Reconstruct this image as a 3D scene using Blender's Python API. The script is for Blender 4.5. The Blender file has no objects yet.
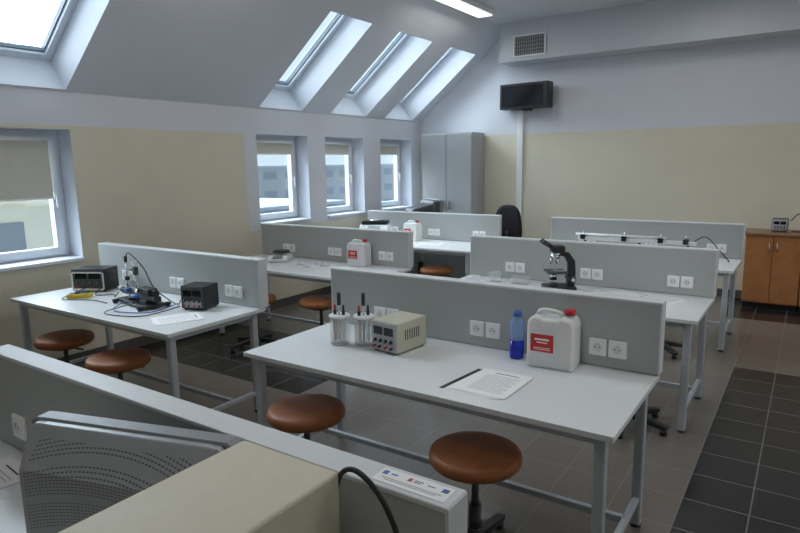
import bpy, bmesh, math, random
from mathutils import Vector, Matrix
random.seed(4)
scene=bpy.context.scene
try:
    scene.view_settings.view_transform='Standard'
except Exception: pass
COL=scene.collection
# ---------------------------------------------------------------- materials
def mat(name,col,rough=.5,metal=0,var=.04,scale=30,bump=0,trans=0,emit=0,spec=None,alpha=None,coat=0):
    m=bpy.data.materials.new(name); m.use_nodes=True
    nt=m.node_tree; b=nt.nodes['Principled BSDF']
    b.inputs['Roughness'].default_value=rough; b.inputs['Metallic'].default_value=metal
    tc=nt.nodes.new('ShaderNodeTexCoord'); nz=nt.nodes.new('ShaderNodeTexNoise'); nz.inputs['Scale'].default_value=scale
    nt.links.new(tc.outputs['Object'],nz.inputs['Vector'])
    rp=nt.nodes.new('ShaderNodeValToRGB')
    rp.color_ramp.elements[0].color=tuple(max(0,c*(1-var)) for c in col)+(1,)
    rp.color_ramp.elements[1].color=tuple(min(1,c*(1+var)) for c in col)+(1,)
    rp.color_ramp.elements[0].position=.3; rp.color_ramp.elements[1].position=.7
    nt.links.new(nz.outputs['Fac'],rp.inputs['Fac']); nt.links.new(rp.outputs['Color'],b.inputs['Base Color'])
    if bump:
        bp=nt.nodes.new('ShaderNodeBump'); bp.inputs['Strength'].default_value=bump; bp.inputs['Distance'].default_value=.002
        nt.links.new(nz.outputs['Fac'],bp.inputs['Height']); nt.links.new(bp.outputs['Normal'],b.inputs['Normal'])
    if trans: b.inputs['Transmission Weight'].default_value=trans
    if emit:
        b.inputs['Emission Color'].default_value=tuple(col)+(1,); b.inputs['Emission Strength'].default_value=emit
    if spec is not None: b.inputs['Specular IOR Level'].default_value=spec
    if alpha is not None: b.inputs['Alpha'].default_value=alpha
    if coat: b.inputs['Coat Weight'].default_value=coat
    return m
def two_tone(name,low,high,z=2.1,yw=None):
    m=mat(name,low,.85,var=.02,scale=3); nt=m.node_tree; b=nt.nodes['Principled BSDF']
    g=nt.nodes.new('ShaderNodeNewGeometry'); s=nt.nodes.new('ShaderNodeSeparateXYZ'); nt.links.new(g.outputs['Position'],s.inputs[0])
    gt=nt.nodes.new('ShaderNodeMath'); gt.operation='GREATER_THAN'; gt.inputs[1].default_value=z; nt.links.new(s.outputs['Z'],gt.inputs[0])
    fac=gt.outputs[0]
    if yw:
        a=nt.nodes.new('ShaderNodeMath'); a.operation='GREATER_THAN'; a.inputs[1].default_value=yw[0]; nt.links.new(s.outputs['Y'],a.inputs[0])
        c=nt.nodes.new('ShaderNodeMath'); c.operation='GREATER_THAN'; c.inputs[1].default_value=yw[1]; nt.links.new(s.outputs['Z'],c.inputs[0])
        d=nt.nodes.new('ShaderNodeMath'); d.operation='MULTIPLY'; nt.links.new(a.outputs[0],d.inputs[0]); nt.links.new(c.outputs[0],d.inputs[1])
        x=nt.nodes.new('ShaderNodeMath'); x.operation='LESS_THAN'; x.inputs[1].default_value=-5.345; nt.links.new(s.outputs['X'],x.inputs[0])
        e=nt.nodes.new('ShaderNodeMath'); e.operation='MAXIMUM'; nt.links.new(fac,e.inputs[0]); nt.links.new(d.outputs[0],e.inputs[1])
        f=nt.nodes.new('ShaderNodeMath'); f.operation='MAXIMUM'; nt.links.new(e.outputs[0],f.inputs[0]); nt.links.new(x.outputs[0],f.inputs[1]); fac=f.outputs[0]
    mx=nt.nodes.new('ShaderNodeMix'); mx.data_type='RGBA'; src=b.inputs['Base Color'].links[0].from_socket
    nt.links.new(fac,mx.inputs['Factor']); nt.links.new(src,mx.inputs['A']); mx.inputs['B'].default_value=tuple(high)+(1,)
    nt.links.new(mx.outputs['Result'],b.inputs['Base Color']); return m
WHITEW=(.68,.70,.75); CREAM=(.69,.645,.515)
m_wall_l=two_tone('wall_paint_window_side',CREAM,WHITEW,2.09,(4.8,.98))
m_wall=two_tone('wall_paint',CREAM,WHITEW,2.12)
m_ceil=mat('ceiling_paint',WHITEW,.9,var=.015,scale=2)
m_soffit=mat('soffit_paint',(.62,.645,.69),.9,var=.015,scale=2)
def floor_mat():
    m=bpy.data.materials.new('floor_tiles'); m.use_nodes=True; nt=m.node_tree; N=nt.nodes; L=nt.links; b=N['Principled BSDF']
    g=N.new('ShaderNodeNewGeometry'); mp=N.new('ShaderNodeMapping'); L.new(g.outputs['Position'],mp.inputs['Vector']); mp.inputs['Location'].default_value=(.43,.1,0)
    br=N.new('ShaderNodeTexBrick'); br.offset=0; br.squash=1; L.new(mp.outputs[0],br.inputs['Vector'])
    br.inputs['Scale'].default_value=1; br.inputs['Brick Width'].default_value=.3; br.inputs['Row Height'].default_value=.3
    br.inputs['Mortar Size'].default_value=.004; br.inputs['Mortar Smooth'].default_value=.1
    br.inputs['Color1'].default_value=(.95,.95,.95,1); br.inputs['Color2'].default_value=(1.05,1.05,1.05,1); br.inputs['Mortar'].default_value=(1,1,1,1)
    s=N.new('ShaderNodeSeparateXYZ'); L.new(g.outputs['Position'],s.inputs[0])
    def cmp(sock,op,v):
        n=N.new('ShaderNodeMath'); n.operation=op; n.inputs[1].default_value=v; L.new(sock,n.inputs[0]); return n.outputs[0]
    def mul(a,c,op='MULTIPLY'):
        n=N.new('ShaderNodeMath'); n.operation=op; L.new(a,n.inputs[0]); L.new(c,n.inputs[1]); return n.outputs[0]
    def rect(x0,x1,y0,y1):
        return mul(mul(cmp(s.outputs['X'],'GREATER_THAN',x0),cmp(s.outputs['X'],'LESS_THAN',x1)),mul(cmp(s.outputs['Y'],'GREATER_THAN',y0),cmp(s.outputs['Y'],'LESS_THAN',y1)))
    mask=mul(mul(rect(-.43,1.07,.8,5.6),rect(-.73,1.37,7.4,8.6),'MAXIMUM'),rect(-5.34,-3.13,3.2,4.4),'MAXIMUM')
    nz=N.new('ShaderNodeTexNoise'); nz.inputs['Scale'].default_value=40; nz.inputs['Detail'].default_value=3; L.new(g.outputs['Position'],nz.inputs['Vector'])
    def ramp(c0,c1):
        r=N.new('ShaderNodeValToRGB'); r.color_ramp.elements[0].color=c0+(1,); r.color_ramp.elements[1].color=c1+(1,); r.color_ramp.elements[0].position=.3; r.color_ramp.elements[1].position=.7; L.new(nz.outputs['Fac'],r.inputs['Fac']); return r.outputs['Color']
    def mixc(f,a,c,blend='MIX'):
        n=N.new('ShaderNodeMix'); n.data_type='RGBA'; n.blend_type=blend
        if isinstance(f,float): n.inputs['Factor'].default_value=f
        else: L.new(f,n.inputs['Factor'])
        for k,v in (('A',a),('B',c)):
            if isinstance(v,tuple): n.inputs[k].default_value=v
            else: L.new(v,n.inputs[k])
        return n.outputs['Result']
    tile=mixc(mask,ramp((.165,.145,.126),(.180,.160,.140)),ramp((.011,.011,.012),(.015,.015,.016)))
    tile=mixc(1.0,tile,br.outputs['Color'],'MULTIPLY')
    grout=mixc(mask,(.22,.205,.185,1),(.14,.135,.13,1))
    L.new(mixc(br.outputs['Fac'],tile,grout),b.inputs['Base Color'])
    b.inputs['Roughness'].default_value=.27; b.inputs['Specular IOR Level'].default_value=.5
    bp=N.new('ShaderNodeBump'); bp.inputs['Strength'].default_value=.2; bp.inputs['Distance'].default_value=.001; bp.invert=True
    L.new(br.outputs['Fac'],bp.inputs['Height']); L.new(bp.outputs['Normal'],b.inputs['Normal'])
    return m
m_floor=floor_mat()
m_top=mat('tabletop_laminate',(.80,.82,.82),.30,var=.02,scale=60)
m_div=mat('divider_laminate',(.46,.475,.465),.55,var=.03,scale=200)
m_divedge=mat('divider_edge_strip',(.70,.72,.73),.45,var=.02)
m_leg=mat('leg_grey_powdercoat',(.54,.58,.62),.4,metal=.3,var=.02)
m_sock=mat('socket_white_plastic',(.99,.99,.98),.35,var=.005)
m_sockd=mat('socket_recess_grey',(.80,.81,.81),.5,var=.02)
m_seat=mat('stool_orange_leatherette',(.33,.113,.035),.5,var=.12,scale=12,bump=.2)
m_black=mat('black_plastic',(.018,.018,.02),.42,var=.1)
m_dark=mat('dark_grey_plastic',(.06,.063,.068),.5,var=.1)
m_chrome=mat('chrome_metal',(.75,.76,.78),.2,metal=1,var=.02)
m_steel=mat('brushed_steel',(.6,.61,.62),.35,metal=.9,var=.05)
m_beige=mat('beige_instrument_case',(.58,.56,.45),.5,var=.02)
m_cream=mat('cream_metal_case',(.66,.615,.475),.5,var=.02,scale=40)
m_white=mat('white_plastic',(.82,.84,.84),.35,var=.02)
m_canw=mat('translucent_white_plastic',(.96,.99,1.0),.3,var=.01,scale=8,alpha=.84)
m_canw.node_tree.nodes['Principled BSDF'].inputs['Subsurface Weight'].default_value=.5
m_canw.node_tree.nodes['Principled BSDF'].inputs['Subsurface Scale'].default_value=.05
m_red=mat('red_plastic',(.55,.02,.02),.4,var=.05)
m_label=mat('red_label',(.62,.03,.03),.5,var=.05)
m_blued=mat('dark_blue_liquid',(.015,.03,.50),.12,var=.1,alpha=.9)
m_bluel=mat('pale_blue_plastic',(.32,.50,.87),.15,var=.05,alpha=.48)
m_paper=mat('paper_white',(.95,.96,.95),.8,var=.01)
m_ink=mat('printed_ink',(.12,.12,.13),.8,var=.1)
m_inkl=mat('printed_grey_ink',(.45,.46,.48),.8,var=.05)
m_glass=mat('clear_glass',(.85,.90,.92),.04,var=.01,alpha=.2)
m_pane=mat('window_pane_glass',(.95,.98,1),.0,var=.0,trans=1.0,alpha=.10)
m_frame=mat('window_frame_pvc',(.74,.79,.85),.35,var=.02)
m_blind=mat('roller_blind_fabric',(.62,.60,.52),.9,var=.04,scale=80)
m_locker=mat('locker_grey_steel',(.42,.44,.45),.45,var=.02)
m_wood=mat('alder_wood_veneer',(.42,.17,.058),.42,var=.16,scale=7)
m_woodt=mat('brown_wood_worktop',(.30,.17,.09),.4,var=.12,scale=9)
m_tv=mat('black_glossy_screen',(.006,.006,.008),.12,var=.05)
m_yellow=mat('yellow_rubber',(.75,.55,.04),.5,var=.05)
m_lamp=mat('fluorescent_diffuser',(.95,.98,1),.5,var=0,emit=1.6)
m_grille=mat('vent_grille_dark',(.10,.11,.12),.5,var=.1)
m_display=mat('lcd_display',(.16,.22,.17),.25,var=.05)
m_blue=mat('blue_print',(.08,.17,.45),.6,var=.05)
m_redp=mat('red_print',(.55,.12,.12),.6,var=.05)
m_bluep=mat('blue_plastic_part',(.05,.14,.45),.4,var=.05)
m_gasket=mat('skylight_gasket',(.14,.17,.20),.5)
m_copper=mat('copper_electrode',(.45,.22,.12),.35,metal=.9)
m_bldy=mat('plaster_yellow',(.62,.54,.34),.9,var=.03,scale=.5)
m_snow=mat('snow_ground',(.36,.40,.45),.9,var=.1,scale=.2)
m_roof=mat('grey_roof',(.36,.40,.45),.9,var=.1,scale=.2)
def crt_mat():
    m=mat('silver_grey_perforated_plastic',(.33,.345,.355),.30,var=.03,scale=15); nt=m.node_tree; N=nt.nodes; L=nt.links; b=N['Principled BSDF']
    tc=N.new('ShaderNodeTexCoord'); s=N.new('ShaderNodeSeparateXYZ'); L.new(tc.outputs['Object'],s.inputs[0])
    def mt(op,a,c=None,v=None):
        n=N.new('ShaderNodeMath'); n.operation=op
        L.new(a,n.inputs[0])
        if c is not None: L.new(c,n.inputs[1])
        elif v is not None: n.inputs[1].default_value=v
        return n.outputs[0]
    x=mt('ADD',s.outputs['X'],v=.0); y=mt('ADD',s.outputs['Z'],v=.45)
    r=mt('SQRT',mt('ADD',mt('MULTIPLY',x,x),mt('MULTIPLY',y,y))); th=mt('ARCTAN2',x,y)
    rr=mt('DIVIDE',r,v=.0078); fr=mt('FRACT',rr); row=mt('FLOOR',rr)
    an=mt('FRACT',mt('MULTIPLY',th,mt('MULTIPLY',row,v=.72)))
    m1=mt('LESS_THAN',mt('ABSOLUTE',mt('SUBTRACT',fr,v=.5)),v=.15); m2=mt('LESS_THAN',mt('ABSOLUTE',mt('SUBTRACT',an,v=.5)),v=.32)
    band=mt('LESS_THAN',mt('FRACT',mt('DIVIDE',r,v=.078)),v=.82)
    m3=mt('MULTIPLY',mt('GREATER_THAN',s.outputs['Z'],v=.07),mt('LESS_THAN',s.outputs['Z'],v=.345))
    m4=mt('LESS_THAN',mt('ABSOLUTE',s.outputs['X']),v=.215)
    mask=mt('MULTIPLY',mt('MULTIPLY',mt('MULTIPLY',m1,m2),mt('MULTIPLY',m3,m4)),band)
    mx=N.new('ShaderNodeMix'); mx.data_type='RGBA'; src=b.inputs['Base Color'].links[0].from_socket
    L.new(mask,mx.inputs['Factor']); L.new(src,mx.inputs['A']); mx.inputs['B'].default_value=(.08,.085,.09,1); L.new(mx.outputs['Result'],b.inputs['Base Color'])
    return m
m_crt=crt_mat()
m_mong=mat('monitor_bezel_grey',(.22,.23,.24),.4,var=.04)
def facade(name,wallc,winc,bw=1.9,bh=1.5,ms=.42):
    m=mat(name,wallc,.9); nt=m.node_tree; b=nt.nodes['Principled BSDF']
    g=nt.nodes.new('ShaderNodeNewGeometry')
    cx=nt.nodes.new('ShaderNodeSeparateXYZ'); cc=nt.nodes.new('ShaderNodeCombineXYZ'); nt.links.new(g.outputs['Position'],cx.inputs[0])
    ad=nt.nodes.new('ShaderNodeMath'); ad.operation='ADD'; nt.links.new(cx.outputs['X'],ad.inputs[0]); nt.links.new(cx.outputs['Y'],ad.inputs[1])
    nt.links.new(ad.outputs[0],cc.inputs['X']); nt.links.new(cx.outputs['Z'],cc.inputs['Y'])
    br=nt.nodes.new('ShaderNodeTexBrick'); br.offset=0; nt.links.new(cc.outputs[0],br.inputs['Vector'])
    br.inputs['Scale'].default_value=1; br.inputs['Brick Width'].default_value=bw; br.inputs['Row Height'].default_value=bh; br.inputs['Mortar Size'].default_value=ms; br.inputs['Mortar Smooth'].default_value=0
    br.inputs['Color1'].default_value=winc+(1,); br.inputs['Color2'].default_value=winc+(1,); br.inputs['Mortar'].default_value=wallc+(1,)
    nt.links.new(br.outputs['Color'],b.inputs['Base Color']); return m
m_fac1=facade('facade_grey',(.29,.31,.34),(.20,.225,.26)); m_fac2=mat('facade_cream',(.60,.57,.46),.9,var=.02,scale=.5); m_fac3=facade('facade_bluegrey',(.36,.37,.38),(.24,.27,.31),2.6,1.7,.5)
m_winb=mat('outside_window_dark',(.10,.13,.18),.3)
# ---------------------------------------------------------------- mesh builder
class MB:
    def __init__(s): s.bm=bmesh.new(); s.mats=[]
    def mi(s,m):
        if m not in s.mats: s.mats.append(m)
        return s.mats.index(m)
    def _add(s,t,m,xf=None,smooth=False):
        i=s.mi(m)
        for f in t.faces:
            f.material_index=i
            if smooth is not None: f.smooth=smooth
        if xf is not None: t.transform(xf)
        me=bpy.data.meshes.new('tmp'); t.to_mesh(me); t.free(); s.bm.from_mesh(me); bpy.data.meshes.remove(me)
    def box(s,c,d,m,bev=0,xf=None,rot=None,seg=2):
        t=bmesh.new(); bmesh.ops.create_cube(t,size=1)
        bmesh.ops.scale(t,vec=d,verts=t.verts)
        if bev: bmesh.ops.bevel(t,geom=t.edges[:],offset=bev,segments=seg,affect='EDGES',profile=.5)
        M=Matrix.Translation(c)
        if rot: M=M@Matrix.Rotation(rot[0],4,rot[1])
        s._add(t,m,(xf@M) if xf else M, smooth=False); return s
    def cyl(s,p0,p1,r,m,r2=None,seg=20,xf=None,bev=0):
        p0=Vector(p0);p1=Vector(p1); d=p1-p0; t=bmesh.new()
        bmesh.ops.create_cone(t,cap_ends=True,segments=seg,radius1=r,radius2=r if r2 is None else r2,depth=d.length)
        q=d.to_track_quat('Z','Y').to_matrix().to_4x4(); M=Matrix.Translation((p0+p1)/2)@q
        for f in t.faces: f.smooth=len(f.verts)==4
        s._add(t,m,(xf@M) if xf else M,smooth=None); return s
    def lathe(s,prof,m,c=(0,0,0),seg=32,xf=None):
        t=bmesh.new(); rings=[]
        for r,z in prof:
            rings.append([t.verts.new((max(r,1e-4)*math.cos(2*math.pi*k/seg),max(r,1e-4)*math.sin(2*math.pi*k/seg),z)) for k in range(seg)])
        for a,b in zip(rings,rings[1:]):
            for k in range(seg): t.faces.new((a[k],a[(k+1)%seg],b[(k+1)%seg],b[k]))
        t.faces.new(rings[0][::-1]); t.faces.new(rings[-1])
        M=Matrix.Translation(c); s._add(t,m,(xf@M) if xf else M,smooth=True); return s
    def loft(s,rings_pts,m,xf=None,smooth=True):
        t=bmesh.new(); R=[[t.verts.new(p) for p in ring] for ring in rings_pts]; n=len(R[0])
        for a,b in zip(R,R[1:]):
            for k in range(n): t.faces.new((a[k],a[(k+1)%n],b[(k+1)%n],b[k]))
        t.faces.new(R[0][::-1]); t.faces.new(R[-1]); bmesh.ops.recalc_face_normals(t,faces=t.faces)
        s._add(t,m,xf,smooth=smooth); return s
    def tube(s,pts,r,m,seg=10,xf=None,sub=6):
        P=[Vector(p) for p in pts]
        if sub and len(P)>2:
            Q=[]
            for i in range(len(P)-1):
                a=P[max(i-1,0)];b=P[i];c=P[i+1];d=P[min(i+2,len(P)-1)]
                for k in range(sub):
                    u=k/sub; Q.append(.5*((2*b)+(c-a)*u+(2*a-5*b+4*c-d)*u*u+(3*b-a-3*c+d)*u**3))
            Q.append(P[-1]); P=Q
        t=bmesh.new(); rings=[]; up=Vector((0,0,1))
        for i,p in enumerate(P):
            d=(P[min(i+1,len(P)-1)]-P[max(i-1,0)]).normalized()
            if abs(d.dot(up))>.98: up=Vector((1,0,0)) if abs(d.x)<.9 else Vector((0,1,0))
            n=(up-d*up.dot(d)).normalized(); up=n; b=d.cross(n)
            rings.append([t.verts.new(p+r*(n*math.cos(2*math.pi*k/seg)+b*math.sin(2*math.pi*k/seg))) for k in range(seg)])
        for a,b in zip(rings,rings[1:]):
            for k in range(seg): t.faces.new((a[k],b[k],b[(k+1)%seg],a[(k+1)%seg]))
        t.faces.new(rings[0]); t.faces.new(rings[-1][::-1])
        bmesh.ops.recalc_face_normals(t,faces=t.faces)
        s._add(t,m,xf,smooth=True); return s
    def prism(s,poly,axis,a,b,m,bev=0,xf=None,seg=2):
        t=bmesh.new()
        def P(u,v,w): return {'y':(u,w,v),'x':(w,u,v),'z':(u,v,w)}[axis]
        A=[t.verts.new(P(u,v,a)) for u,v in poly]; B=[t.verts.new(P(u,v,b)) for u,v in poly]; n=len(poly)
        t.faces.new(A); t.faces.new(B[::-1])
        for i in range(n): t.faces.new((A[i],B[i],B[(i+1)%n],A[(i+1)%n]))
        bmesh.ops.recalc_face_normals(t,faces=t.faces)
        if bev: bmesh.ops.bevel(t,geom=t.edges[:],offset=bev,segments=seg,affect='EDGES',profile=.5)
        s._add(t,m,xf); return s
    def obj(s,name,parent=None,loc=(0,0,0),rz=0,label=None,cat=None,group=None,kind=None,rot=None):
        me=bpy.data.meshes.new(name); s.bm.to_mesh(me); s.bm.free()
        for m in s.mats: me.materials.append(m)
        o=bpy.data.objects.new(name,me); COL.objects.link(o); o.location=loc; o.rotation_euler=rot if rot else (0,0,rz)
        if parent: o.parent=parent
        if label: o['label']=label
        if cat: o['category']=cat
        if group: o['group']=group
        if kind: o['kind']=kind
        return o
def thing(name,label,cat,loc,rz=0,group=None):
    e=bpy.data.objects.new(name,None); e.empty_display_size=.1; COL.objects.link(e); e.location=loc; e.rotation_euler=(0,0,rz)
    e['label']=label; e['category']=cat
    if group: e['group']=group
    return e
def kids(o): return [c for c in bpy.data.objects if c.parent==o]
def dup(root,loc,rz=0,label=None):
    n=root.copy(); COL.objects.link(n); n.location=loc; n.rotation_euler=(0,0,rz)
    if label: n['label']=label
    def rec(src,dst):
        for c in kids(src):
            k=c.copy(); COL.objects.link(k); k.parent=dst; rec(c,k)
    rec(root,n); return n
D=math.radians
# ---------------------------------------------------------------- room
XW=-5.34; WT=.3; YB=8.5; XR_=2.6; YF=-1.6; ZC=3.6; ZK=2.37
MB().box(((XW+XR_)/2,(YB+YF)/2,-.05),(XR_-XW+.8,YB-YF+.6,.1),m_floor).obj('floor',kind='structure')
wins=[(1.90,2.85,.93,2.06),(4.98,5.84,1.03,2.09),(6.17,7.00,1.03,2.09),(7.41,8.24,1.03,2.09)]
w=MB()
def wb(y0,y1,z0,z1): w.box((XW-WT/2,(y0+y1)/2,(z0+z1)/2),(WT,y1-y0,z1-z0),m_wall_l)
prev=YF-.3
for (a,b,z0,z1) in wins:
    wb(prev,a,0,ZK); wb(a,b,0,z0); wb(a,b,z1,ZK); prev=b
wb(prev,YB+.3,0,ZK)
w.obj('wall_left',kind='structure')
MB().box(((XW+XR_)/2,YB+.15,ZC/2),(XR_-XW+.6,.3,ZC+.0),m_wall).obj('wall_back',kind='structure')
MB().box((XR_+.15,(YB+YF)/2,ZC/2),(.3,YB-YF,ZC),m_wall).obj('wall_right',kind='structure')
MB().box(((XW+XR_)/2,YF-.15,ZC/2),(XR_-XW+.6,.3,ZC),m_wall).obj('wall_front',kind='structure')
# sloped ceiling with skylight shafts
ex,ez=.785,.62; nx,nz_=-.62,.785; S1=(ZC-ZK)/ez; TH=.36
sky=[(1.78,2.84),(5.03,5.74),(6.28,7.04),(7.50,8.25)]
s0,s1=.03,1.44
c=MB()
def slab(y0,y1,sa,sb):
    p=[]
    for s,t in ((sa,0),(sb,0),(sb,TH),(sa,TH)):
        p.append((XW+ex*s+nx*t,ZK+ez*s+nz_*t))
    c.prism(p,'y',y0,y1,m_ceil)
prev=YF-.3
for a,b in sky:
    slab(prev,a,-.02,S1+.02); slab(a,b,s1,S1+.02); slab(a,b,-.02,s0); prev=b
slab(prev,YB+.3,-.02,S1+.02)
c.prism([(XW,ZK-.005),(XW-.42,ZK-.005),(XW-.42,ZK+.20),(XW-.22,ZK+.27)],'y',YF-.3,YB+.3,m_ceil)
c.obj('ceiling',kind='structure')
XS=XW+ex*S1
MB().box(((XS+XR_+.3)/2-.1,(YB+YF)/2,ZC+.15),(XR_+.5-XS,YB-YF+.6,.3),m_ceil).obj('ceiling',kind='structure')
MB().box(((-3.76+XR_)/2,8.3,(3.08+ZC)/2),(XR_+3.76,.4,ZC-3.08),m_soffit).obj('trim_1',kind='structure')
m_base=mat('baseboard_tile',(.10,.09,.08),.5)
MB().box(((XW+XR_)/2,YB-.006,.05),(XR_-XW,.012,.1),m_base).obj('baseboard_back',kind='structure')
MB().box((XW+.006,(YB+YF)/2,.05),(.012,YB-YF-.03,.1),m_base).obj('baseboard_left',kind='structure')
for n,(a,b,z0,z1) in enumerate(wins):
    w=MB(); X=XW-.25; f=.055; g=.055
    for (yy0,yy1,zz0,zz1) in ((a+f,b-f,z0,z0+f),(a+f,b-f,z1-f,z1),(a,a+f,z0,z1),(b-f,b,z0,z1)):
        w.box((X,(yy0+yy1)/2,(zz0+zz1)/2),(.07,yy1-yy0,zz1-zz0),m_frame)
    for (yy0,yy1,zz0,zz1) in ((a+f+g,b-f-g,z0+f-.01,z0+f+g),(a+f+g,b-f-g,z1-f-g,z1-f+.01),(a+f-.01,a+f+g,z0+f-.01,z1-f+.01),(b-f-g,b-f+.01,z0+f-.01,z1-f+.01)):
        w.box((X+.022,(yy0+yy1)/2,(zz0+zz1)/2),(.07,yy1-yy0,zz1-zz0),m_frame)
    o=w.obj('window_%d'%(n+1),kind='structure')
    MB().box((X-.01,(a+b)/2,(z0+z1)/2),(.008,b-a-2*f-2*g+.02,z1-z0-2*f-2*g+.02),m_pane).obj('glass_pane',parent=o)
    h=MB().box((X+.062,b-f-.03,z0+.5*(z1-z0)),(.012,.03,.07),m_white,.003).box((X+.085,b-f-.03,z0+.5*(z1-z0)-.045),(.018,.02,.12),m_white,.005)
    h.obj('window_handle',parent=o)
    bl=.50 if n==0 else .14
    q=MB().box((X+.072,(a+b)/2,z1-.08-bl/2),(.004,b-a-.22,bl),m_blind).cyl((X+.080,a+.1,z1-.075),(X+.080,b-.1,z1-.075),.020,m_white).box((X+.072,(a+b)/2,z1-.085-bl),(.012,b-a-.22,.018),m_white,.003)
    q.obj('roller_blind',parent=o)
    MB().box((XW-.085,(a+b)/2,z0+.008),(.24,b-a-.004,.03),m_frame,.006).obj('window_sill',parent=o)
E=Matrix(((ex,0,nx,XW),(0,1,0,0),(ez,0,nz_,ZK),(0,0,0,1)))
for n,(a,b) in enumerate(sky):
    w=MB()
    def sb(sa,sb_,ya,yb,ta,tb,m,bev=.0): w.box(((sa+sb_)/2,(ya+yb)/2,(ta+tb)/2),(sb_-sa,yb-ya,tb-ta),m,bev,xf=E)
    t0,t1=TH-.04,TH+.06; f=.06
    for q in ((s0,s0+f,a,b),(s1-f,s1,a,b),(s0+f,s1-f,a,a+f),(s0+f,s1-f,b-f,b)): sb(*q,t0,t1,m_frame)
    o=w.obj('window_%d'%(n+5),kind='structure')
    w=MB(); w.box(((s0+s1)/2,(a+b)/2,TH+.02),(s1-s0-.1,b-a-.1,.008),m_pane,xf=E); w.obj('glass_pane',parent=o)
    w=MB()
    for q in ((s0+f,s0+f+.012,a+f,b-f),(s1-f-.012,s1-f,a+f,b-f),(s0+f+.012,s1-f-.012,a+f,a+f+.012),(s0+f+.012,s1-f-.012,b-f-.012,b-f)): sb(*q,TH-.01,TH+.04,m_gasket)
    w.obj('sash_gasket',parent=o)
MB().box((-3.60,YB-.015,1.25),(.09,.03,2.4),m_white,.004).obj('trim_2',kind='structure')
# ---------------------------------------------------------------- lab tables
TZ=.75; HD=1.093; TD=.78
mo=MB().box((0,0,0),(.084,.012,.084),m_sock,.005).cyl((0,-.005,0),(0,-.009,0),.031,m_sock,seg=28).cyl((0,-.0065,0),(0,-.0093,0),.021,m_sockd,seg=28).cyl((-.010,-.009,0),(-.010,-.0100,0),.003,m_black,seg=8).cyl((.010,-.009,0),(.010,-.0100,0),.003,m_black,seg=8).cyl((0,-.009,.014),(0,-.017,.014),.0028,m_steel,seg=8)
outlet_mesh=mo.obj('power_outlet'); OM=outlet_mesh.data; bpy.data.objects.remove(outlet_mesh)
def table(x0,x1,yb,label,offs=(.42,1.06,1.70),single=None):
    cx=(x0+x1)/2; L=x1-x0
    e=thing('lab_table',label,'table',(cx,yb-TD/2,0),group='lab tables with socket dividers')
    MB().box((0,0,TZ-.0125),(L,TD,.025),m_top,.003).obj('tabletop',e)
    hx=L/2-.06; hy=TD/2-.06
    fr=MB()
    for sy in (-1,1): fr.box((0,sy*hy,TZ-.045),(2*hx,.03,.04),m_leg,.004)
    for sx in (-1,1):
        fr.box((sx*hx,0,TZ-.045),(.03,2*hy,.04),m_leg,.004); fr.box((sx*hx,0,.14),(.028,2*hy,.03),m_leg,.004)
    fr.box((0,.12,.14),(2*hx,.028,.03),m_leg,.004)
    fr.obj('frame',e)
    for sx in (-1,1):
        for sy in (-1,1):
            MB().box((0,0,(TZ-.025)/2+.005),(.045,.045,TZ-.035),m_leg,.008).cyl((0,0,0),(0,0,.014),.024,m_black).obj('leg',e,loc=(sx*hx,sy*hy,0))
    yc=TD/2-.005; T2=.075
    dv=MB().box((0,yc,(HD+.752)/2),(L,T2,HD-.752-.004),m_div,.001).box((0,yc,HD-.006),(L+.004,T2+.004,.012),m_divedge,.003)
    for sx in (-1,1): dv.box((sx*L/2,yc,(HD+.75)/2),(.008,T2+.002,HD-.75-.006),m_divedge,.002)
    dv=dv.obj('divider_panel',e)
    pts=[]
    if single is None:
        for o in offs: pts+=[o-.046,o+.046]
    else: pts=single
    for p in pts:
        k=bpy.data.objects.new('power_outlet',OM); COL.objects.link(k); k.parent=dv; k.location=(p-L/2,yc-T2/2-.005,.848)
    return e
YR=[.945,2.883,4.757,6.735]
RX0,RX1,LX0,LX1=-2.444,-.516,-5.054,-3.095
table(-2.41,RX1,YR[0],'grey-topped lab bench holding the computer monitor and cream instrument case',single=[.20,1.80])
table(RX0,RX1,YR[1],'grey-topped lab bench with jars, power supply, bottle and jerrycan')
table(RX0,RX1,YR[2],'grey-topped lab bench holding the microscope and glass dishes')
table(RX0,RX1,YR[3],'grey-topped lab bench holding the long optical rail')
table(LX0,LX1,YR[1],'grey-topped lab bench crowded with black instruments and cables')
table(LX0,LX1,YR[2],'grey-topped lab bench with a balance, glass dishes and a jerrycan')
table(LX0,LX1,YR[3],'grey-topped lab bench near the lockers with a balance and jerrycan')
# ---------------------------------------------------------------- stools
def stool(loc):
    e=thing('lab_stool','round stool with orange-brown padded seat and black star base','stool',loc,0,'orange-brown lab stools')
    MB().lathe([(.0,.435),(.15,.435),(.187,.442),(.199,.456),(.201,.475),(.196,.493),(.180,.502),(.14,.506),(.0,.507)],m_seat,seg=48).obj('seat',e)
    MB().lathe([(.0,.410),(.10,.412),(.14,.430),(.14,.436),(0,.436)],m_black).cyl((.02,0,.415),(.15,.03,.40),.006,m_black).obj('seat_plate',e)
    MB().cyl((0,0,.06),(0,0,.25),.028,m_black).cyl((0,0,.24),(0,0,.415),.016,m_dark).lathe([(.045,.05),(.045,.10),(.03,.13),(.03,.14)],m_black).obj('column',e)
    b=MB()
    for k in range(5):
        R=Matrix.Rotation(k*2*math.pi/5+.3,4,'Z')
        b.prism([(.02,.055),(.255,.035),(.27,.045),(.27,.06),(.03,.10)],'y',-.022,.022,m_black,.004,xf=R)
        b.cyl((.245,0,0),(.245,0,.04),.022,m_black,xf=R)
    b.obj('star_base',e); return e
st=stool((-1.12,2.21,0))
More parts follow.
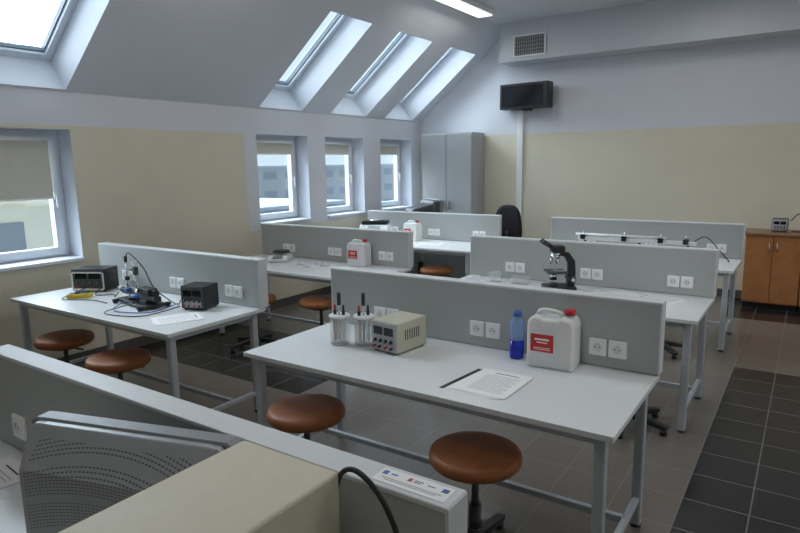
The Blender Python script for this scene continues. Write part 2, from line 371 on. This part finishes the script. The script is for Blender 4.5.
for p,r in (((-2.07,2.17),.5),((-4.54,2.22),.2),((-3.72,2.15),.9),((-4.32,3.90),.3),((-3.70,4.14),1.1),((-3.62,6.12),.4),((-.90,3.98),.7),((-1.05,5.75),.1)):
    dup(st,(p[0],p[1],0),r)
# ---------------------------------------------------------------- jerrycans
def jerry(loc,rz):
    e=thing('jerrycan','white plastic jerrycan with red cap and red label, on the bench','jerrycan',loc,rz,'white jerrycans with red caps')
    b=MB().prism([(-.112,0),(.112,0),(.112,.215),(.098,.245),(.045,.253),(.038,.242),(-.038,.240),(-.048,.250),(-.088,.250),(-.112,.225)],'y',-.072,.072,m_canw,.014,seg=3)
    b.obj('body',e)
    MB().tube([(-.080,0,.240),(-.070,0,.262),(-.045,0,.270),(.0,0,.268),(.032,0,.260),(.042,0,.245)],.011,m_canw).obj('handle',e)
    MB().cyl((.074,0,.240),(.074,0,.262),.022,m_canw).cyl((.074,0,.258),(.074,0,.284),.025,m_red,seg=28).obj('cap',e)
    l=MB().box((-.035,-.0730,.125),(.110,.002,.085),m_label).box((-.035,-.0743,.143),(.070,.001,.009),m_paper).box((-.035,-.0743,.128),(.050,.001,.005),m_paper).box((-.035,-.0743,.102),(.08,.001,.003),m_paper).box((-.035,-.0743,.094),(.08,.001,.003),m_paper)
    l.obj('product_label',e); return e
j=jerry((-.975,2.745,TZ),0.05)
for k in (dup(j,(-3.61,4.62,TZ),.1), dup(j,(-4.20,6.50,TZ),-.1)): k.scale=(.92,.92,.92)
# ---------------------------------------------------------------- blue bottle
e=thing('plastic_bottle','blue plastic bottle with dark blue liquid beside the jerrycan','bottle',(-1.172,2.765,TZ))
MB().lathe([(.0,0),(.032,0),(.036,.004),(.036,.095),(.0,.095)],m_blued).obj('liquid_section',e)
MB().lathe([(.0,.0955),(.036,.0955),(.036,.185),(.033,.198),(.021,.210),(.021,.218),(0,.218)],m_bluel).obj('bottle_top',e)
MB().lathe([(.0,.214),(.022,.214),(.022,.236),(.019,.242),(0,.242)],m_bluep).obj('cap',e)
# ---------------------------------------------------------------- glass jars
def jar(loc,rz):
    e=thing('glass_jar','clear glass jar with metal electrodes and black-red terminals on its lid','jar',loc,rz,'electrolysis jars')
    MB().lathe([(0,0),(.050,0),(.054,.006),(.054,.155),(.051,.155),(.051,.008),(0,.008)],m_glass).obj('glass_wall',e)
    MB().box((-.022,0,.085),(.003,.055,.13),m_copper).box((.022,0,.085),(.003,.055,.13),m_steel).cyl((0,0,.02),(0,0,.15),.005,m_steel).obj('electrode_plates',e)
    MB().lathe([(0,.153),(.056,.153),(.058,.157),(.058,.163),(.055,.166),(0,.166)],m_white).obj('lid',e)
    t=MB()
    for x in (-.025,.025):
        t.cyl((x,0,.15),(x,0,.21),.004,m_steel); t.cyl((x,0,.166),(x,0,.190),.009,m_black)
    t.cyl((-.025,0,.190),(-.025,0,.22),.006,m_red); t.cyl((.025,0,.190),(.025,0,.22),.006,m_black)
    t.cyl((0,0,.166),(0,0,.285),.0055,m_chrome); t.cyl((0,0,.220),(0,0,.288),.0105,m_black)
    t.obj('terminals',e); return e
j=jar((-2.095,2.49,TZ),.3); dup(j,(-1.97,2.545,TZ),.9)
# ---------------------------------------------------------------- power supplies
def psu(name,label,loc,rz,w,d,h,mc,mf,cat='power supply',group=None,wide=False):
    e=thing(name,label,cat,loc,rz,group)
    b=MB().box((0,0,h/2+.008),(w,d,h),mc,.006)
    for sx in (-1,1):
        for sy in (-1,1): b.cyl((sx*(w/2-.02),sy*(d/2-.02),0),(sx*(w/2-.02),sy*(d/2-.02),.012),.01,m_black,seg=12)
    for i in range(7):
        for sx in (-1,1): b.box((sx*(w/2+.0005),.0+(i-3)*.018,h*.6),(.002,.006,h*.35),m_dark)
    b.obj('case',e)
    f=MB().box((0,-d/2-.003,h/2+.008),(w-.012,.006,h-.012),mf,.002)
    f.box((-w*.2,-d/2-.007,h*.74),(w*.34,.004,h*.26),m_tv,.001).box((w*.2,-d/2-.007,h*.74),(w*.34,.004,h*.26),m_tv,.001)
    f.obj('front_panel',e)
    for x in (-.3,-.1,.1,.3):
        MB().cyl((0,0,0),(0,-.016,0),.010,m_black,r2=.008,seg=18).box((0,-.017,.004),(.002,.002,.008),m_white).obj('knob',e,loc=(x*w,-d/2-.006,h*.42))
    for x,m in ((-.32,m_red),(-.12,m_black),(.12,m_red),(.32,m_black)):
        MB().cyl((0,0,0),(0,-.018,0),.006,m,seg=14).obj('terminal',e,loc=(x*w,-d/2-.006,h*.18+.005))
    return e
psu('power_supply','beige bench power supply with knobs and meters beside the jars',(-1.775,2.60,TZ),-.12,.18,.24,.16,m_beige,m_inkl)
p=psu('power_supply','black bench power supply with white front panel and dark displays',(-4.79,2.64,TZ),.50,.28,.20,.175,m_black,m_dark)
MB().box((.0,-.1075,.157),(.25,.002,.014),m_white).box((0,-.1075,.022),(.25,.002,.016),m_white).box((-.13,-.1075,.09),(.012,.002,.13),m_white).box((.13,-.1075,.09),(.012,.002,.13),m_white).obj('printed_scale',p)
p=psu('voltmeter_box','small black instrument box with pale dial panel on the bench',(-3.50,2.66,TZ),.30,.19,.17,.16,m_black,m_dark,'instrument')
MB().box((0,-.0925,.045),(.14,.003,.045),m_inkl).obj('dial_panel',p)
psu('power_supply','small grey power supply on the wooden cabinets',(-.28,8.22,.885),0,.16,.16,.14,m_dark,m_inkl)
# ---------------------------------------------------------------- papers
def paper(loc,rz,label,n=2,dark=False,w=.21,h=.297):
    m=MB()
    for i in range(n):
        R=Matrix.Rotation(i*.05,4,'Z'); m.box((i*.02,i*.006,.0008+i*.0016),(w,h,.0012),m_paper,xf=R)
    R=Matrix.Rotation((n-1)*.05,4,'Z'); z=.0008+(n-1)*.0016+.0008
    m.box(((n-1)*.02,.115+(n-1)*.006,z),(w*.5,.006,.0003),m_ink,xf=R)
    for k in range(14):
        L=w*(.74-.2*random.random()*(k%3==2)); m.box(((n-1)*.02-(w*.78-L)/2,.095-k*.015,z),(L,.0028,.0003),m_inkl,xf=R)
    if dark: m.box((-w/2-.012,-.02,.001),(.02,h,.002),m_black)
    return m.obj('paper_sheets',loc=loc,rz=rz,label=label,cat='paper',group='instruction sheets')
paper((-1.14,2.36,TZ),-.12,'printed instruction sheets with a black edge strip on the bench',3,True,w=.225,h=.31)
paper((-3.38,2.37,TZ),-.5,'printed instruction sheets beside the black instrument box',2)
paper((-1.16,4.50,TZ),.9,'printed sheets lying beside the microscope',3)
paper((-.84,4.48,TZ),1.2,'printed sheets near the bench end',2)
paper((-3.80,6.35,TZ),.3,'printed sheet beside the jerrycan',1)
paper((-4.0,6.2,TZ),.1,'printed sheet at the bench edge',1)
paper((-2.14,.70,TZ),-.15,'printed sheets lying beside the monitor',2)
paper((-.95,6.20,TZ),.1,'printed sheet below the optical rail',1)
# ---------------------------------------------------------------- microscope
def microscope(loc,rz):
    e=thing('microscope','black binocular microscope with chrome details on the bench','microscope',loc,rz)
    e.scale=(1.2,1.05,.95)
    MB().prism([(-.09,-.11),(.09,-.11),(.095,.06),(.06,.11),(-.06,.11),(-.095,.06)],'z',0,.042,m_black,.01).lathe([(0,.04),(.032,.04),(.03,.06),(0,.06)],m_dark,c=(0,-.045,0)).obj('base',e)
    MB().prism([(.05,.035),(.105,.035),(.11,.14),(.105,.24),(.06,.31),(-.03,.325),(-.04,.292),(.03,.277),(.057,.22),(.055,.12)],'x',-.024,.024,m_black,.006).obj('arm',e)
    MB().box((0,-.03,.155),(.15,.14,.014),m_dark,.003).box((0,-.03,.1635),(.075,.025,.002),m_glass).box((.05,.0,.168),(.02,.06,.01),m_chrome,.002).obj('stage',e)
    MB().cyl((0,-.045,.10),(0,-.045,.148),.024,m_chrome).cyl((0,-.045,.09),(0,-.045,.10),.028,m_black).obj('condenser',e)
    MB().cyl((0,-.035,.27),(0,-.035,.295),.034,m_chrome).obj('nosepiece',e)
    for a in (0,2.1,4.2):
        x=.02*math.sin(a); y=-.02*math.cos(a)
        MB().cyl((0,0,0),(x*.9,y*.9,-.055),.011,m_chrome,r2=.008,seg=16).obj('objective_lens',e,loc=(x,-.035+y,.272))
    MB().box((0,-.02,.337),(.095,.095,.06),m_black,.014).lathe([(.035,.29),(.035,.32),(0,.32)],m_chrome,c=(0,-.03,0)).obj('head',e)
    for sx in (-1,1):
        MB().cyl((0,0,0),(0,-.05,.035),.017,m_black).cyl((0,-.045,.032),(0,-.07,.050),.0195,m_dark).cyl((0,-.07,.050),(0,-.082,.059),.019,m_black).obj('eyepiece',e,loc=(sx*.03,-.05,.345))
    for sx in (-1,1):
        MB().cyl((0,0,0),(sx*.03,0,0),.026,m_dark).cyl((sx*.03,0,0),(sx*.045,0,0),.014,m_chrome).obj('focus_knob',e,loc=(sx*.024,.08,.10))
    return e
microscope((-1.545,4.44,TZ),-1.0)
# ---------------------------------------------------------------- balances
def balance(loc,rz,label):
    e=thing('lab_balance',label,'balance',loc,rz,'laboratory balances')
    b=MB().prism([(-.13,.006),(.13,.006),(.13,.06),(-.06,.06),(-.13,.03)],'x',-.10,.10,m_white,.006)
    for x in (-.08,.08):
        for y in (-.1,.1): b.cyl((x,y,0),(x,y,.012),.012,m_black,seg=12)
    b.obj('body',e)
    MB().cyl((0,.04,.06),(0,.04,.072),.03,m_black).lathe([(0,.072),(.078,.072),(.08,.078),(.08,.082),(0,.080)],m_steel,c=(0,.04,0)).obj('weighing_pan',e)
    MB().box((0,-.098,.048),(.10,.05,.004),m_display,.001,rot=(D(23),'X')).obj('display',e)
    MB().lathe([(.075,.082),(.088,.082),(.088,.10),(.075,.10)],m_black,c=(0,.04,0)).obj('pan_guard',e)
    return e
balance((-4.53,4.47,TZ),.5,'white electronic balance with dark pan guard on the bench')
e=thing('analytical_balance','wide white laboratory balance with dark top plate on the bench','balance',(-4.74,6.42,TZ),.45)
MB().prism([(-.17,.008),(.16,.008),(.16,.19),(-.06,.19),(-.17,.12)],'x',-.19,.19,m_white,.010).cyl((-.1,-.12,0),(-.1,-.12,.012),.015,m_black).cyl((.1,-.12,0),(.1,-.12,.012),.015,m_black).cyl((0,.1,0),(0,.1,.012),.015,m_black).obj('base',e)
MB().box((0,.05,.215),(.34,.20,.05),m_black,.010).obj('pan_surround',e)
MB().lathe([(0,.240),(.07,.240),(.07,.248),(0,.248)],m_steel,c=(0,.05,0)).obj('weighing_pan',e)
MB().box((0,-.118,.160),(.16,.07,.004),m_display,.001,rot=(D(32),'X')).obj('display',e)
# ---------------------------------------------------------------- petri dishes, glass box
def dish(loc,r,h):
    MB().lathe([(0,0),(r,0),(r,h),(r-.003,h),(r-.003,.003),(0,.003)],m_glass,seg=32).obj('petri_dish',loc=loc,label='shallow clear glass dish on the bench',cat='dish',group='glass dishes')
for l,r,h in (((-4.17,4.40,TZ),.05,.02),((-4.03,4.50,TZ),.055,.02),((-4.02,4.32,TZ),.045,.02),((-3.88,4.42,TZ),.05,.02),((-2.28,4.46,TZ),.055,.05),((-2.12,4.52,TZ),.05,.08),((-2.10,4.36,TZ),.06,.025),((-2.28,4.30,TZ),.055,.025)):
    dish(l,r,h)
MB().box((0,0,.004),(.13,.09,.008),m_glass).box((0,-.043,.03),(.13,.004,.06),m_glass).box((0,.043,.03),(.13,.004,.06),m_glass).box((-.063,0,.03),(.004,.09,.06),m_glass).box((.063,0,.03),(.004,.09,.06),m_glass).obj('glass_trough',loc=(-1.90,4.53,TZ),rz=.1,label='small clear rectangular glass trough near the microscope',cat='glass box')
# ---------------------------------------------------------------- yellow multimeter
e=thing('multimeter','yellow handheld multimeter lying on the bench','multimeter',(-4.60,2.40,TZ),.75)
MB().box((0,0,.017),(.17,.085,.034),m_yellow,.010,seg=3).obj('body',e)
MB().box((0,0,.0345),(.145,.064,.004),m_dark,.001).box((.045,0,.0375),(.04,.05,.002),m_display).obj('face_panel',e)
MB().cyl((-.015,0,.036),(-.015,0,.044),.019,m_black).obj('selector_dial',e)
# ---------------------------------------------------------------- optical apparatus on left table
e=thing('spectrometer','low wide black laboratory apparatus with thin upright rods and clamps','instrument',(-3.96,2.50,TZ),-.15)
b=MB().box((0,0,.022),(.46,.16,.022),m_black,.005)
for x in (-.20,.20):
    for y in (-.10,.10): b.cyl((x,y,0),(x,y,.03),.017,m_black); b.box((x,y*.6,.02),(.03,.12,.018),m_black,.003)
b.obj('base',e)
MB().box((0,0,.075),(.54,.05,.035),m_black,.004).cyl((-.08,0,.03),(-.08,0,.06),.05,m_dark).box((.12,0,.045),(.10,.09,.03),m_dark,.004).obj('rail',e)
MB().cyl((-.20,0,.09),(-.20,0,.33),.005,m_chrome).cyl((-.20,0,.29),(-.20,0,.335),.012,m_black).box((-.20,0,.17),(.03,.03,.03),m_black,.004).cyl((-.20,0,.235),(-.06,0,.245),.006,m_black).obj('upright_rod',e)
MB().cyl((-.05,0,.09),(-.05,0,.30),.005,m_chrome).box((-.05,0,.24),(.04,.03,.06),m_dark,.005).cyl((-.05,-.02,.30),(-.05,.02,.30),.016,m_white).obj('lens_holder',e)
MB().box((.12,0,.115),(.16,.07,.05),m_black,.006).cyl((.20,0,.115),(.26,0,.115),.020,m_black).cyl((.05,-.04,.115),(.05,-.055,.115),.015,m_chrome).obj('detector_unit',e)
MB().cyl((.0,-.06,.075),(.10,-.07,.08),.013,m_bluep).obj('blue_handle',e)
MB().box((-.12,-.035,.10),(.04,.04,.03),m_bluep,.006).obj('blue_clamp',e)
MB().cyl((-.27,0,.075),(-.31,0,.075),.020,m_black).obj('adjustment_knob',e)
for i,(pts,m) in enumerate(((((-4.66,2.62,.79),(-4.56,2.50,.757),(-4.45,2.58,.757),(-4.36,2.54,.757),(-4.30,2.54,.80)),m_black),
        (((-4.68,2.50,.80),(-4.72,2.36,.757),(-4.60,2.28,.757),(-4.40,2.38,.757),(-4.20,2.38,.757)),m_black),
        (((-3.60,2.55,.79),(-3.66,2.38,.757),(-3.84,2.27,.757),(-3.98,2.30,.757),(-4.0,2.40,.79)),m_bluep),
        (((-3.55,2.53,.78),(-3.60,2.30,.757),(-3.78,2.20,.757),(-3.95,2.22,.757),(-3.84,2.40,.80)),m_black),
        (((-4.15,2.53,1.08),(-4.06,2.50,1.12),(-3.93,2.52,1.02),(-3.86,2.55,.87),(-3.72,2.62,.757),(-3.64,2.60,.80)),m_black))):
    MB().tube(pts,.0038,m,seg=8).obj('cable',label='thin instrument cable trailing across the bench',cat='cable',group='instrument cables')
# ---------------------------------------------------------------- optical rail on right far table
e=thing('optical_bench','long white optical rail on black stands on the bench','optical bench',(-1.46,6.40,TZ),0.0)
MB().box((0,0,.165),(1.15,.045,.035),m_white,.004).cyl((-.60,0,.205),(.30,0,.205),.014,m_white).obj('rail',e)
for x in (-.5,0.05,.5):
    MB().box((0,0,.012),(.05,.20,.024),m_black,.004).cyl((0,0,.02),(0,0,.15),.014,m_black).obj('stand',e,loc=(x,0,0))
for x,m in ((-.52,m_black),(-.1,m_black),(.25,m_black),(.48,m_dark)):
    MB().box((0,0,0),(.05,.07,.05),m,.005).cyl((0,-.035,-.01),(0,-.06,-.01),.012,m_black).cyl((0,0,.02),(0,0,.06),.006,m_chrome).obj('slider',e,loc=(x,0,.18))
MB().tube([(-.95,6.42,.90),(-.82,6.46,.98),(-.70,6.48,.86),(-.60,6.45,.757)],.005,m_black).obj('cable',label='black cable from the optical rail resting on the bench',cat='cable',group='instrument cables')
# ---------------------------------------------------------------- lockers
e=thing('metal_locker','tall grey two-door steel locker in the room corner','locker',(-4.60,8.28,0))
MB().box((0,0,1.08),(.86,.40,2.16),m_locker,.004).obj('body',e)
for sx in (-1,1):
    d=MB().box((0,-.008,1.10),(.415,.016,2.08),m_locker,.003).obj('door',e,loc=(sx*.213,-.20,0))
    MB().box((0,0,0),(.02,.02,.12),m_steel,.004).obj('handle',d,loc=(-sx*.17,-.026,1.1))
# ---------------------------------------------------------------- TV box
e=thing('wall_monitor','black wall-mounted television above the cable trunk','television',(-3.47,8.36,2.635),-.06)
MB().box((0,0,0),(.74,.18,.35),m_black,.012).obj('housing',e)
MB().box((-.02,-.092,0),(.64,.01,.28),m_tv,.004).obj('screen',e)
MB().box((0,.11,-.05),(.25,.03,.2),m_dark,.004).box((0,.05,-.18),(.1,.15,.03),m_dark,.003).obj('bracket',e)
# ---------------------------------------------------------------- vent
e=thing('air_vent','square metal ventilation grille set in the ceiling duct','vent',(-3.32,8.095,3.27))
MB().box((0,0,0),(.46,.012,.28),m_grille,.002).obj('backplate',e)
g=MB()
for (x,z,w_,h_) in ((0,.132,.46,.02),(0,-.132,.46,.02),(-.222,0,.02,.28),(.222,0,.02,.28)): g.box((x,-.012,z),(w_,.014,h_),m_white,.003)
for i in range(14): g.box((-.2+i*.0308,-.012,0),(.004,.01,.25),m_inkl)
for i in range(5): g.box((0,-.010,-.1+i*.05),(.42,.006,.004),m_inkl)
g.obj('grille',e)
# ---------------------------------------------------------------- ceiling light
def lamp(loc):
    e=thing('ceiling_light','long white fluorescent ceiling fixture','ceiling light',loc,0,'fluorescent ceiling fixtures')
    MB().box((0,0,-.03),(.24,1.25,.06),m_white,.004).obj('housing',e)
    MB().box((0,0,-.064),(.19,1.19,.012),m_lamp,.003).obj('diffuser',e)
    return e
l=lamp((-3.60,6.72,ZC))
for x,y in ((-1.0,6.72),(-3.6,3.4),(-1.0,3.4),(-1.0,.6),(1.4,3.4),(1.4,6.72)):
    dup(l,(x,y,ZC))
# ---------------------------------------------------------------- wooden cabinets
MB().box((.80,8.24,.865),(2.86,.50,.03),m_woodt,.004).obj('worktop',label='long brown wooden worktop over the wooden cabinets',cat='worktop')
for i in range(5):
    x=-.32+i*.56
    e=thing('wooden_cabinet','orange-brown wooden base cabinet with two doors under the worktop','cabinet',(x,8.25,0),0,'wooden base cabinets')
    MB().box((0,0,.455),(.555,.44,.79),m_wood,.002).box((0,.03,.03),(.54,.38,.06),m_black).obj('body',e)
    for sx in (-1,1):
        d=MB().box((0,-.009,.46),(.27,.018,.77),m_wood,.003).obj('door',e,loc=(sx*.138,-.22,0))
        MB().cyl((0,-.018,-.05),(0,-.018,.05),.005,m_steel,seg=10).cyl((0,0,-.04),(0,-.018,-.04),.004,m_steel,seg=8).cyl((0,0,.04),(0,-.018,.04),.004,m_steel,seg=8).obj('handle',d,loc=(-sx*.10,-.018,.72))
MB().tube([(-.18,8.30,1.0),(-.10,8.32,1.08),(-.02,8.3,.95),(.08,8.28,.90),(-.05,8.2,.89),(-.16,8.18,.89)],.006,m_black).obj('cable',label='black cable looping over the wooden cabinet worktop',cat='cable',group='instrument cables')
# ---------------------------------------------------------------- monitors
def ring(y,sx,sz,zc,n=96,p=14):
    out=[]
    for k in range(n):
        a=2*math.pi*k/n+math.pi/n; c_=math.cos(a); s_=math.sin(a)
        q=(abs(c_)**p+abs(s_)**p)**(-1/p)
        out.append((sx*c_*q,y,zc+sz*s_*q))
    return out
def crt(loc,rz,label,prof,mshell,mbez,hw=.29,sc=1.0,pw=14,sm=False):
    e=thing('computer_monitor',label,'monitor',loc,rz)
    e.scale=(sc,sc,sc)
    MB().loft([ring(.035,hw-.02,.165,.19,p=26),ring(.035,hw-.006,.177,.19,p=26),ring(.028,hw,.182,.19,p=26),ring(-.010,hw,.182,.19,p=26),ring(-.014,hw-.005,.177,.19,p=26)],mbez,smooth=False).obj('bezel',e)
    MB().loft([ring(y,a*hw,b_*.18,zc,p=pw) for y,a,b_,zc in prof],mshell,smooth=sm).obj('rear_shell',e)
    MB().box((0,.036,.19),(hw*1.7,.004,.29),m_tv).obj('screen',e)
    MB().lathe([(0,0),(.11,0),(.115,.008),(.10,.014),(.06,.02),(0,.02)],mbez,c=(0,.0,0)).obj('stand',e)
    return e
crt((-1.293,.758,TZ),D(16.5),'silver-grey computer monitor turned away, with perforated rear shell',
    [(-.012,.95,.975,.191),(-.030,.95,.975,.191),(-.034,.94,.965,.191),(-.100,.81,.74,.166),(-.106,.80,.72,.165),(-.112,.77,.69,.165),(-.1125,.4,.3,.165)],m_crt,m_mong,hw=.292,pw=22,sm=False)
e=thing('teacher_desk','light grey desk in front of the steel locker','desk',(-4.35,7.65,0))
MB().box((0,0,.735),(1.5,.62,.03),m_top,.003).obj('tabletop',e)
for sx in (-1,1): MB().box((0,0,.36),(.03,.56,.72),m_div,.003).obj('side_panel',e,loc=(sx*.70,0,0))
crt((-4.62,7.72,TZ),D(-35),'dark grey bulky monitor standing on the desk',
    [(-.012,.96,.96,.19),(-.08,.93,.93,.19),(-.09,.80,.82,.18),(-.30,.55,.6,.16),(-.34,.45,.5,.15)],m_dark,m_mong,hw=.22,sc=1.22)
e=thing('office_chair','black upholstered office chair beside the desk','office chair',(-3.22,7.45,0),.1)
m_fab=mat('black_fabric',(.02,.02,.024),.9,var=.2,scale=200)
MB().box((0,0,.47),(.46,.46,.09),m_fab,.035,seg=4).obj('seat',e)
def bring(y,sx,sz,n=36):
    o=[]
    for k in range(n):
        a=2*math.pi*k/n; c_=math.cos(a); s_=math.sin(a); q=(abs(c_)**3+abs(s_)**3)**(-1/3)
        x=sx*c_*q; z=sz*s_*q
        o.append((x*(1-.12*(z/sz)),y-.9*x*x,.93+z))
    return o
MB().loft([bring(-.215,.13,.20),bring(-.22,.17,.24),bring(-.25,.185,.255),bring(-.275,.17,.25),bring(-.285,.14,.21)],m_fab).obj('backrest',e)
MB().tube([(0,-.1,.43),(0,-.29,.44),(0,-.33,.6),(0,-.30,.85)],.02,m_black).obj('back_support',e)
MB().cyl((0,0,.07),(0,0,.43),.025,m_black).obj('column',e)
b=MB()
for k in range(5):
    R=Matrix.Rotation(k*2*math.pi/5,4,'Z'); b.box((.15,0,.07),(.28,.04,.03),m_black,.006,xf=R); b.cyl((.28,-.02,.028),(.28,.02,.028),.028,m_black,xf=R)
b.obj('star_base',e)
# ---------------------------------------------------------------- foreground instrument case
e=thing('instrument_case','large cream metal instrument case standing on the bench','instrument case',(-.860,.515,TZ))
b=MB().box((0,0,.194),(.27,.66,.376),m_cream,.006)
for sx in (-.1,.1):
    for sy in (-.28,.28): b.cyl((sx,sy,0),(sx,sy,.01),.012,m_black)
b.obj('case',e)
MB().box((0,-.333,.194),(.25,.006,.35),m_beige,.002).obj('front_panel',e)
MB().tube([(-.755,.855,1.03),(-.735,.860,1.115),(-.69,.860,1.135),(-.63,.860,1.09),(-.585,.855,1.0),(-.565,.85,.87),(-.58,.80,.757),(-.64,.70,.757)],.0055,m_black).obj('power_cable',label='black power cable arching behind the cream case',cat='cable')
# ---------------------------------------------------------------- sticker on near divider (lies on its top cap)
s=MB().box((0,0,0),(.17,.052,.0012),m_paper)
s.box((-.072,.010,.0008),(.012,.014,.0006),m_blue).box((-.050,.010,.0008),(.016,.004,.0006),m_blue)
s.box((-.012,.010,.0008),(.009,.012,.0006),m_redp).box((.070,.010,.0008),(.014,.013,.0006),m_blue)
s.box((.008,.013,.0008),(.020,.0022,.0006),m_ink).box((.006,.007,.0008),(.016,.0022,.0006),m_ink).box((.038,.010,.0008),(.018,.0022,.0006),m_ink)
s.box((0,-.008,.0008),(.14,.0018,.0006),m_inkl).box((0,-.014,.0008),(.12,.0018,.0006),m_inkl)
s.obj('sticker',loc=(-.615,YR[0]-.005,HD+.0007),label='white sticker with blue and red logos on the divider',cat='sticker')
# ---------------------------------------------------------------- outside
MB().box((-60,20,-5.05),(100,160,.1),m_snow).obj('ground',kind='structure')
b=MB().box((-17,4.4,-1.95),(6,9.6,6.1),m_fac2).box((-16.9,4.4,1.12),(6.4,10,.10),m_bldy)
for zz in (.15,-2.2):
    for yy in (5.85,3.2,.9): b.box((-13.98,yy,zz),(.06,.8,.95),m_winb)
b.obj('building',label='cream rendered building with dark windows outside',cat='building')
for (x,y,w_,d_,h_,m) in ((-32,26,8,16,4.0,m_fac1),(-45,45,10,26,6.5,m_fac3),(-26,42,6,10,3.2,m_fac3),(-60,30,10,20,7.4,m_fac1),(-48,75,16,20,6.5,m_fac1)):
    MB().box((x,y,-5+h_/2),(w_,d_,h_),m).box((x,y,-5+h_+.1),(w_+.4,d_+.4,.2),m_roof).obj('building',label='distant grey town building with a flat roof',cat='building',group='distant buildings')
# ---------------------------------------------------------------- light
W=bpy.data.worlds.new('World'); scene.world=W; W.use_nodes=True
bg=W.node_tree.nodes['Background']; bg.inputs['Color'].default_value=(.68,.87,1.0,1); bg.inputs['Strength'].default_value=1.1
def area(name,loc,direction,sx,sy,energy,col,portal=False):
    l=bpy.data.lights.new(name,'AREA'); l.shape='RECTANGLE'; l.size=sx; l.size_y=sy; l.energy=energy; l.color=col
    o=bpy.data.objects.new(name,l); COL.objects.link(o); o.location=loc; o.rotation_euler=Vector(direction).to_track_quat('-Z','Y').to_euler()
    if portal: l.cycles.is_portal=True
    return o
def sun(name,energy,ang,d):
    sl=bpy.data.lights.new(name,'SUN'); sl.energy=energy; sl.angle=math.radians(ang); sl.color=(.74,.88,1)
    so=bpy.data.objects.new(name,sl); COL.objects.link(so); so.rotation_euler=Vector(d).to_track_quat('-Z','Y').to_euler()
sun('overcast_sky_glow',9.5,70,(.70,.12,-.70))
sun('low_sky_glow',7,70,(.85,.12,-.42))
for a,b,z0,z1 in wins: area('window_daylight',(XW-.42,(a+b)/2,(z0+z1)/2),(1,0,0),1.1,1.2,0,(1,1,1),True)
for (a,b) in sky:
    sm=(s0+s1)/2; o=area('skylight_daylight',(XW+ex*sm+nx*(TH+.12),(a+b)/2,ZK+ez*sm+nz_*(TH+.12)),(-nx,0,-nz_),s1-s0+.3,s1-s0+.3,0,(1,1,1),True)
for x,y in ((-3.6,3.4),(-1.0,3.4),(-1.0,.6),(1.4,3.4),(-1.0,6.72),(1.4,6.72),(-3.6,6.72)):
    area('tube_light',(x,y,ZC-.09),(0,0,-1),.2,1.2,9,(1,.98,.95))
area('added_right_fill',(XR_-.1,3.0,1.9),(-1,0,-.05),1.4,5,26,(.92,.96,1))  # added soft fill at the unseen right wall, which has no window
# ---------------------------------------------------------------- camera
yaw,pit,rol=.5958,.1680,-.0163
fw=Vector((-math.sin(yaw)*math.cos(pit),math.cos(yaw)*math.cos(pit),-math.sin(pit)))
r=Vector((math.cos(yaw),math.sin(yaw),0)); u=r.cross(fw)
r2=r*math.cos(rol)+u*math.sin(rol); u2=-r*math.sin(rol)+u*math.cos(rol)
cam=bpy.data.cameras.new('camera'); co=bpy.data.objects.new('camera',cam); COL.objects.link(co)
M=Matrix((( r2.x,u2.x,-fw.x,0),(r2.y,u2.y,-fw.y,0),(r2.z,u2.z,-fw.z,1.7253),(0,0,0,1)))
co.matrix_world=M; cam.sensor_width=36; cam.lens=607.5/800*36; cam.clip_start=.02; cam.clip_end=500
scene.camera=co
